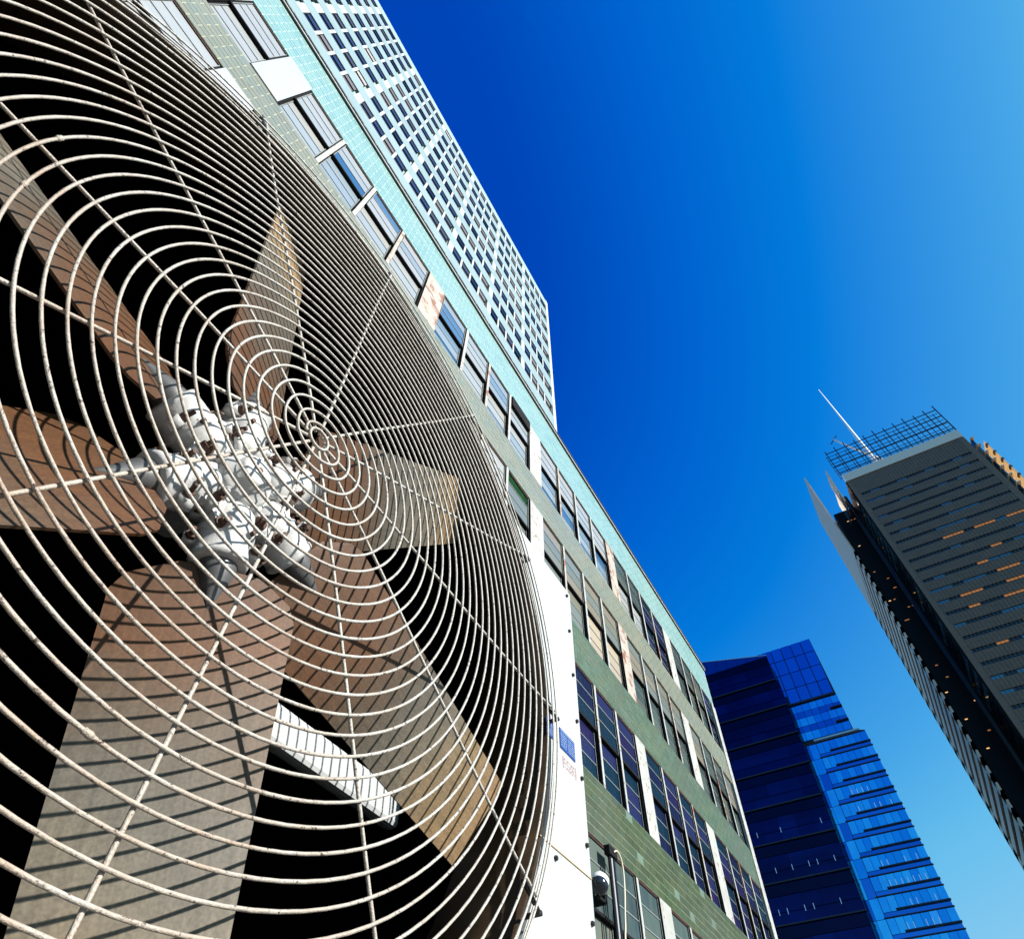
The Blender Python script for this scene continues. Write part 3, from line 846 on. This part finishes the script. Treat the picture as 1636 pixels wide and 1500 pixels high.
for kb in range(-2, 5):
    xs = pier0 + 0.4685 * kb + 0.0275
    if kb == 4:
        xs = pier0 + 0.4685 * 4 + 0.0275
    for k in range(-1, 8):
        for i in range(4):
            x0 = (xs + i * 0.1045) * DT
            zb = ZT(4.120 + FLH * k)
            rg = random.Random(kb * 997 + k * 31 + i)
            if winmesh is None:
                b = new_bm()
                box(b, 0, 0.025, 0.04, 0.15, 0, wh); box(b, ww - .025, ww, 0.04, 0.15, 0, wh)
                box(b, .025, ww - .025, 0.04, 0.15, 0, .03); box(b, .025, ww - .025, 0.04, 0.15, wh - .03, wh)
                box(b, .025, ww - .025, 0.03, 0.15, wh / 2 - .04, wh / 2 + .04)
                box(b, .025, ww - .025, 0.11, 0.12, 0.03, wh / 2 - .04, 1)
                box(b, .025, ww - .025, 0.07, 0.08, wh / 2 + .04, wh - .03, 1)
                winmesh = finish('window', b, [M_dark, T_glass[0]], TWR, loc=(x0, 0, zb)); o = winmesh
            else: o = inst('window', winmesh, TWR, (x0, 0, zb))
            u = rg.random()
            gi = 0 if u < .55 else (3 if u < .68 else (1 if u < .88 else (2 if u < .97 else 4)))
            if i and kb >= 2 and rg.random() < .3: gi = 2
            o.material_slots[1].link = 'OBJECT'; o.material_slots[1].material = T_glass[gi]
            if i < 3:
                pass
# short white mullions between the windows of a bay
mm = None
for kb in range(-2, 5):
    xs = pier0 + 0.4685 * kb + 0.0275
    for k in range(-1, 8):
        for i in range(4):
            x0 = (xs + i * 0.1045) * DT + ww + .004
            wdt = 0.0185 * DT - .012 if i < 3 else (0.4685 - 0.0275 - 3 * .1045 - .086 - .024) * DT - .01
            if i == 3 and kb == 4: wdt = 0.1
            if wdt < .03: continue
            if i == 3: continue
            if mm is None:
                b = new_bm(); box(b, 0, wdt, 0.010, 0.2, 0, wh); mm = finish('mullion', b, M_tw_pier, TWR, loc=(x0, 0, ZT(4.120 + FLH * k)))
            else: inst('mullion', mm, TWR, (x0, 0, ZT(4.120 + FLH * k)))

# ================================================================ BLUE GLASS TOWER
GX = 180.0
KA = 1.0
GT = empty('blue_glass_tower', 'stepped blue glass office tower with a front block tinted navy for shade and reflections, beyond the tiled building', 'building', (GX, 10, 0))
def gl(name, col, metal=0.85, rough=0.10, **k): return mat(name, col, rough, metal=metal, spec=0.5, **k)
G_dark = gl('shade_tinted_curtain_glass', (0.002, 0.007, 0.085), rnd=[(0.002, 0.006, 0.075), (0.003, 0.012, 0.11), (0.002, 0.007, 0.09)], var=(0.001, 0.003, 0.035), var_scale=0.06, var_amt=0.8, stretch=(1, .4, 2))  # navy tint carries the shade and dark reflections on this block
G_dark2 = gl('deep_shade_tinted_glass', (0.001, 0.002, 0.022), var=(0.002, 0.005, 0.05), var_scale=0.05)
G_top = gl('mid_blue_curtain_glass', (0.015, 0.16, 0.62), rnd=[(0.015, 0.15, 0.60), (0.02, 0.18, 0.66), (0.012, 0.13, 0.55), (0.02, 0.17, 0.62)])
G_brt = gl('bright_blue_curtain_glass', (0.02, 0.30, 0.98), rnd=[(0.02, 0.40, 0.90), (0.04, 0.50, 0.98), (0.015, 0.34, 0.84), (0.07, 0.58, 1.0)], var=(0.015, 0.2, 0.75), var_scale=0.08, var_amt=0.5)
G_top2 = gl('parapet_glass', (0.004, 0.05, 0.26), rough=0.2)
G_lite = gl('pale_blue_curtain_glass', (0.10, 0.50, 1.0), rough=0.2)
G_fin = mat('dark_ledge_metal', (0.004, 0.008, 0.03), 0.5)
G_rail = mat('pale_parapet_rail', (0.35, 0.62, 0.75), 0.4)
M_glow = mat('office_ceiling_light', (0.2, 0.3, 0.4), 0.5, emit=(0.3, 0.6, 1.0), estr=0.22)
def quadbox(parent, name, x0, x1, y0, y1, z0, z1, m_):
    b = new_bm(); box(b, x0, x1, y0, y1, z0, z1); return finish(name, b, m_, parent)
Yo = 10.0
def gy(v): return v * GX - Yo
def gz(v): return v * GX + CAMH
# cores
b = new_bm()
def prism_yz(b, poly, x0, x1):
    A = [b.verts.new((x0, y, z)) for y, z in poly]; B = [b.verts.new((x1, y, z)) for y, z in poly]
    b.faces.new(A); b.faces.new(B[::-1])
    for i in range(len(poly)): b.faces.new((A[i], A[(i + 1) % len(poly)], B[(i + 1) % len(poly)], B[i]))
prism_yz(b, [(gy(.118), 0), (gy(.118), gz(.7255)), (gy(-.0029), gz(.7255)), (gy(-.0072), gz(.549)), (gy(-.0215), gz(.545)), (gy(-.030), gz(.15)), (gy(-.030), 0)], 0.4, 40)
finish('core', b, G_fin, GT)
b = new_bm(); prism_yz(b, [(gy(.068), 0), (gy(.0735), gz(.697)), (gy(.215), gz(.733)), (gy(.215), 0)], -4.6, 39)
finish('core', b, G_fin, GT)
rgg = random.Random(11)
# upper bright block: tall panels
cols = 7
for r, (za, zc) in enumerate(((.7255, .700), (.6995, .672), (.6715, .643), (.6425, .616))):
    for c in range(cols):
        ya = .118 + (-.0032 - .118) * c / cols; yc = .118 + (-.0032 - .118) * (c + 1) / cols
        if ya < .0: pass
        quadbox(GT, 'glass_panel', 0, 0.35, gy(yc) + .12, gy(ya) - .12, gz(zc) + .08, gz(za) - .05, G_top)
zz = .612
r = 0
while zz > .552:
    h = .0105 if r % 2 else .0135
    for c in range(8):
        ya = .085 + (-.0062 - .085) * c / 8; yc = .085 + (-.0062 - .085) * (c + 1) / 8
        quadbox(GT, 'glass_panel', 0, 0.35, gy(yc) + .05, gy(ya) - .05, gz(zz - h) + .05, gz(zz) - .05, G_brt if r % 2 == 0 else G_top)
    zz -= h; r += 1
quadbox(GT, 'ledge', -0.6, 0.39, gy(-.0045), gy(.075), gz(.6125), gz(.6155), G_fin)
quadbox(GT, 'ledge', -0.6, 0.39, gy(-.0065), gy(.012), gz(.590), gz(.592), G_fin)
quadbox(GT, 'ledge', -0.6, 0.39, gy(-.0072), gy(.012), gz(.566), gz(.568), G_fin)
quadbox(GT, 'rail', -0.5, 0.39, gy(-.0150), gy(.053), gz(.5455), gz(.5480), G_rail)
# lower bright block: one row per floor
fl = 0
z = .5420
while z > .16:
    right = -.0217 - (.5455 - z) * .0225
    h = .0236
    n = 8
    for c in range(n):
        ya = .052 + (right - .052) * c / n; yc = .052 + (right - .052) * (c + 1) / n
        quadbox(GT, 'glass_panel', 0, 0.35, gy(yc) + .04, gy(ya) - .04, gz(z - .0170) + .04, gz(z) - .04, G_lite if rgg.random() < .05 else G_brt)
    quadbox(GT, 'spandrel', 0, 0.35, gy(right) + .04, gy(.052) - .04, gz(z - h) + .06, gz(z - .0172) - .04, G_top)
    quadbox(GT, 'ledge', -0.25, 0.38, gy(right) - .25, gy(.054), gz(z - h + .0003), gz(z - h + .0014), G_fin)
    quadbox(GT, 'ledge', -0.40, 0.38, gy(right) - .2, gy(.0362), gz(z - h + .0074), gz(z - h + .0090), G_fin)
    for c in range(2):
        ya = .0745 - c * .0112; quadbox(GT, 'glass_panel', 0, 0.35, gy(ya - .0108), gy(ya), gz(z - h) + .05, gz(z) - .05, G_brt if (c + fl) % 3 else G_top)
    if fl in (3, 4, 7, 8, 9, 10):
        for c in range(7):
            if rgg.random() < .72:
                y = .030 - c * .0072
                quadbox(GT, 'ceiling_light', -0.03, -0.005, gy(y), gy(y) + .16, gz(z - .0145), gz(z - .0070), M_glow)
    z -= h; fl += 1
# dark front block, shade and reflections put into its glass tint
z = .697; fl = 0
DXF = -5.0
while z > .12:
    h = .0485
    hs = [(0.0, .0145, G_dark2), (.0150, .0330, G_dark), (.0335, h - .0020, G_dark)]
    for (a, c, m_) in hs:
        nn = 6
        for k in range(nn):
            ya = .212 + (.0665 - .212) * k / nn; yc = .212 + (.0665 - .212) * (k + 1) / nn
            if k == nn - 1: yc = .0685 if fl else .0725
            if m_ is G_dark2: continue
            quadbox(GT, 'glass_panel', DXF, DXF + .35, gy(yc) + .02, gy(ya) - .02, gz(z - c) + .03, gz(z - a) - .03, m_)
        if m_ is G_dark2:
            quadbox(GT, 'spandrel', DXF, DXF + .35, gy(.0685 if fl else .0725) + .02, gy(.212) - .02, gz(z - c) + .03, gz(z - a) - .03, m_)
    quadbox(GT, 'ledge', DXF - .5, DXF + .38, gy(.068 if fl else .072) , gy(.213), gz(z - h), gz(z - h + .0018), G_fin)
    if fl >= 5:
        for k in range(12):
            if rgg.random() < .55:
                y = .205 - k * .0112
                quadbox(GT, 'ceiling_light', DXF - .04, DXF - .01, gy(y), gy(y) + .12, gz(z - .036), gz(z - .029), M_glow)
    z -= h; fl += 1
for k in range(8):
    y0_ = .0728 + .1392 * k / 8; y1_ = .0728 + .1392 * (k + 1) / 8
    def tp(y): return .6985 + (y - .0725) * .2495
    b = new_bm(); prism_yz(b, [(gy(y0_) + .05, gz(.6975)), (gy(y0_) + .05, gz(tp(y0_))), (gy(y1_) - .05, gz(tp(y1_))), (gy(y1_) - .05, gz(.6975))], DXF, DXF + .35)
    finish('glass_panel', b, G_top2, GT)
b = new_bm(); prism_yz(b, [(gy(.0725), gz(.6995)), (gy(.0725), gz(.7005)), (gy(.212), gz(.7352)), (gy(.212), gz(.7342))], DXF, DXF + 1)
finish('rail', b, G_rail, GT)

# ================================================================ SCREENED TOWER with mast
NX = 180.0
NT = empty('screened_skyscraper', 'grey-brown skyscraper wrapped in ceramic rod screens with a roof lattice and white mast', 'building', (NX, -55, 0))
NYO = -55.0
def ny(v): return v * NX - NYO
def nz(v): return v * NX + CAMH
N_scr = mat('ceramic_rod_screen', (0.20, 0.130, 0.078), 0.6, var=(0.12, 0.085, 0.06), var_scale=0.25, var_amt=0.7, stretch=(1, 1, 6), bump=0.6, bump_scale=3)
N_scr_l = mat('light_lifted_ceramic_screen', (0.92, 0.66, 0.42), 0.5, var=(0.74, 0.52, 0.33), var_scale=0.2, stretch=(1, 1, 5))  # lighter copy of the rod screen, reflected light put into its colour
N_back = mat('tower_core_glass', (0.006, 0.010, 0.012), 0.5, spec=0.2)
N_wall = mat('black_notch_wall', (0.005, 0.0055, 0.006), 0.6, spec=0.12)
N_teal = mat('teal_office_glass', (0.10, 0.22, 0.26), 0.1, metal=0.6)
N_navy = mat('dark_office_glass', (0.008, 0.014, 0.02), 0.1)
N_warm = mat('lit_office_window', (0.3, 0.15, 0.05), 0.5, emit=(1.0, 0.38, 0.10), estr=0.17)
N_lamp = mat('bright_office_lamp', (0.3, 0.2, 0.1), 0.5, emit=(1.0, 0.55, 0.2), estr=0.6)
N_lat = mat('roof_lattice_paint', (0.006, 0.008, 0.03), 0.6)
N_mast = mat('white_mast_paint', (0.82, 0.84, 0.86), 0.4)
N_edge = mat('pale_roof_gutter', (0.80, 0.70, 0.55), 0.5)
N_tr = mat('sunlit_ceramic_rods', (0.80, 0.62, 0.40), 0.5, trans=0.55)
quadbox(NT, 'core', 0.5, 52, -74.5 - NYO, -37.6 - NYO, 0, nz(1.079), N_back)
quadbox(NT, 'side_screen', 0, 0.45, ny(-.2092), ny(-.1995), 0, nz(1.056), N_scr)
quadbox(NT, 'side_screen', 0, 0.45, ny(-.4235), ny(-.4130), 0, nz(1.056), N_scr)
quadbox(NT, 'side_screen', 0.02, 0.43, ny(-.4129), ny(-.2093), nz(1.0115), nz(1.0555), N_scr)
quadbox(NT, 'roof_gutter', -0.3, 0.6, ny(-.4240), ny(-.1990), nz(1.057), nz(1.080), N_edge)
pit = .02445
rn = random.Random(21)
litrow = {7: .62, 9: .2, 10: .3, 11: .35, 12: .75, 13: .35, 14: .2, 3: .1, 16: .2}
row = 0; zt = 1.0110
while zt > .02:
    gap_h = .0065
    quadbox(NT, 'screen_band', 0.0, 0.42, ny(-.4129), ny(-.2093), nz(zt - pit) + .02, nz(zt - gap_h), N_scr)
    if row < 24:
        seed_t = rn.random()
        tealrun = 0
        for c in range(12):
            ya = -.2093 - (.2036) * c / 12; yc = -.2093 - (.2036) * (c + 1) / 12
            u = rn.random()
            m_ = N_navy
            if litrow.get(row, 0.02) > u and c > (1 if row != 7 else 3): m_ = N_warm
            elif rn.random() < .24: m_ = N_teal
            quadbox(NT, 'window', 0.28, 0.40, ny(yc) + .06, ny(ya) - .06, nz(zt - gap_h) + .04 + (.45 if m_ is N_warm else 0), nz(zt) - .05, m_)
    # windows of the side wall in the notch
    if row < 28:
        quadbox(NT, 'window', 1.0 + 0.2, 12.4, ny(-.1995) + .42, ny(-.1995) + .52, nz(zt - pit) + 1.6, nz(zt) - .6, N_teal if rn.random() < .6 else N_navy)
    zt -= pit; row += 1
b = new_bm()
for k in range(37):
    y = ny(-.2093) - (.2036 * NX) * k / 36
    box(b, -0.14, -0.02, y - .05, y + .05, 0, nz(1.0555))
o = finish('screen_uprights', b, N_scr, NT); o['kind'] = 'stuff'
quadbox(NT, 'notch_wall', 0.5, 13.3, ny(-.1995) - .6, ny(-.1995) + .4, 0, nz(1.06), N_wall)
quadbox(NT, 'notch_wall', 13.4, 52, -36.4 - NYO, -27.8 - NYO, 0, 190 + CAMH, N_wall)
b = new_bm(); tube(b, [(7.5, -33.6 - NYO, 0), (7.5, -33.6 - NYO, 192)], 0.85, 12); finish('corner_column', b, N_back, NT, True)
for k in range(30):
    z = 60 + 128 * rn.random(); y = -36.0 + 7.6 * rn.random()
    z = CAMH + 190 - 4.4 * round((190 - z) / 4.4) - 1.5
    quadbox(NT, 'lit_window', 13.30, 13.38, y - NYO - .35, y - NYO + .35, z - .14, z + .14, N_lamp if k % 3 == 0 else N_warm)
# north wing screen, seen almost edge on, in floor-high bands
zt = 190 + CAMH
def scr_poly(z0, z1):
    b = new_bm()
    def xl(z):
        zz = z - CAMH
        return 13.0 if zz < 190 else 13.0 + 11.5 * (zz - 190) / 38.0
    P = [(xl(z0), z0), (53.5, z0), (53.5, z1), (xl(z1), z1)]
    A = [b.verts.new((x, -27.0 - NYO, z)) for x, z in P]; B = [b.verts.new((x, -27.5 - NYO, z)) for x, z in P]
    b.faces.new(A); b.faces.new(B[::-1])
    for i in range(4): b.faces.new((A[i], A[(i + 1) % 4], B[(i + 1) % 4], B[i]))
    finish('north_screen', b, N_scr_l, NT)
scr_poly(170 + CAMH, 228.5 + CAMH)
z = 170 + CAMH
while z > 4:
    scr_poly(z - 3.3, z - .9); z -= 4.4
quadbox(NT, 'screen_frame', 13.0, 16.5, -27.5 - NYO, -27.0 - NYO, 0, 169.9 + CAMH, N_scr_l)
quadbox(NT, 'screen_frame', 48.0, 53.5, -27.5 - NYO, -27.0 - NYO, 0, 169.9 + CAMH, N_scr_l)
# small roof fins at the near corner
quadbox(NT, 'roof_fin', 1.0, 9.5, -32.2 - NYO, -31.9 - NYO, 184, 201.5 + CAMH, N_scr_l)
quadbox(NT, 'roof_fin', 2.0, 10.0, -31.0 - NYO, -30.8 - NYO, 180, 190 + CAMH, N_teal)
# right-hand side
for k in range(20):
    z = nz(1.05 - k * pit)
    quadbox(NT, 'window', 1.2, 12.5, ny(-.4235) - 1.9, ny(-.4235) - 1.5, z - 3.4, z - .7, N_teal if rn.random() < .7 else N_navy)
    quadbox(NT, 'floor_edge', 0.2, 12.5, ny(-.4235) - 2.5, ny(-.4235) - 1.4, z - .5, z - .1, N_edge)
quadbox(NT, 'south_screen', 1.0, 8.0, ny(-.4470), ny(-.4455), 0, nz(1.03), N_tr)
for k in range(42):
    z = nz(1.02 - k * pit)
    quadbox(NT, 'screen_clip', 0.8, 2.4, ny(-.4480), ny(-.4440), z - .6, z + .3, N_scr)
b = new_bm()
# lattice above the west face
for k in range(12):
    y = ny(-.1975 - (.2265) * k / 11)
    quadbox(NT, 'lattice_post', 0.0, 0.35, y - .14, y + .14, nz(1.080), nz(1.172 + .003 * (k % 3)), N_lat)
for k in range(4):
    z = nz(1.093 + .0238 * k)
    quadbox(NT, 'lattice_bar', 0.36, 0.62, ny(-.4250), ny(-.1960), z - .13, z + .13, N_lat)
for k in range(12):
    y = ny(-.1990 - (.2225) * k / 11) + .6
    quadbox(NT, 'lattice_post', 2.2, 2.45, y - .09, y + .09, nz(1.080), nz(1.166), N_lat)
for k in range(7):
    z = nz(1.085 + .0128 * k)
    quadbox(NT, 'lattice_bar', 1.9, 2.1, ny(-.4250), ny(-.1960), z - .05, z + .05, N_lat)
for k in range(9):
    x = 4 + 4.5 * k
    quadbox(NT, 'lattice_post', x, x + .2, ny(-.4330), ny(-.4318), nz(1.06), nz(1.075) + 12 + 0.3 * (k % 2), N_lat)
b = new_bm(); tube(b, [(26, -55.6 - NYO, 196), (26, -55.3 - NYO, 225), (26, -55.0 - NYO, 289.5)], [1.15, 0.85, 0.18], 12)
finish('mast', b, N_mast, NT, True)
b = new_bm(); tube(b, [(26, -57.8 - NYO, 224), (26, -52.0 - NYO, 236.5), (26, -46.8 - NYO, 248.5)], [.55, .5, .4], 10)
finish('antenna_arm', b, N_mast, NT, True)
b = new_bm(); tube(b, [(26, -44.8 - NYO, 246.2), (26, -48.8 - NYO, 250.4)], .22, 8)
finish('antenna_bar', b, N_lat, NT, True)
print('objects', len(S.objects), 'panes', pane_count)
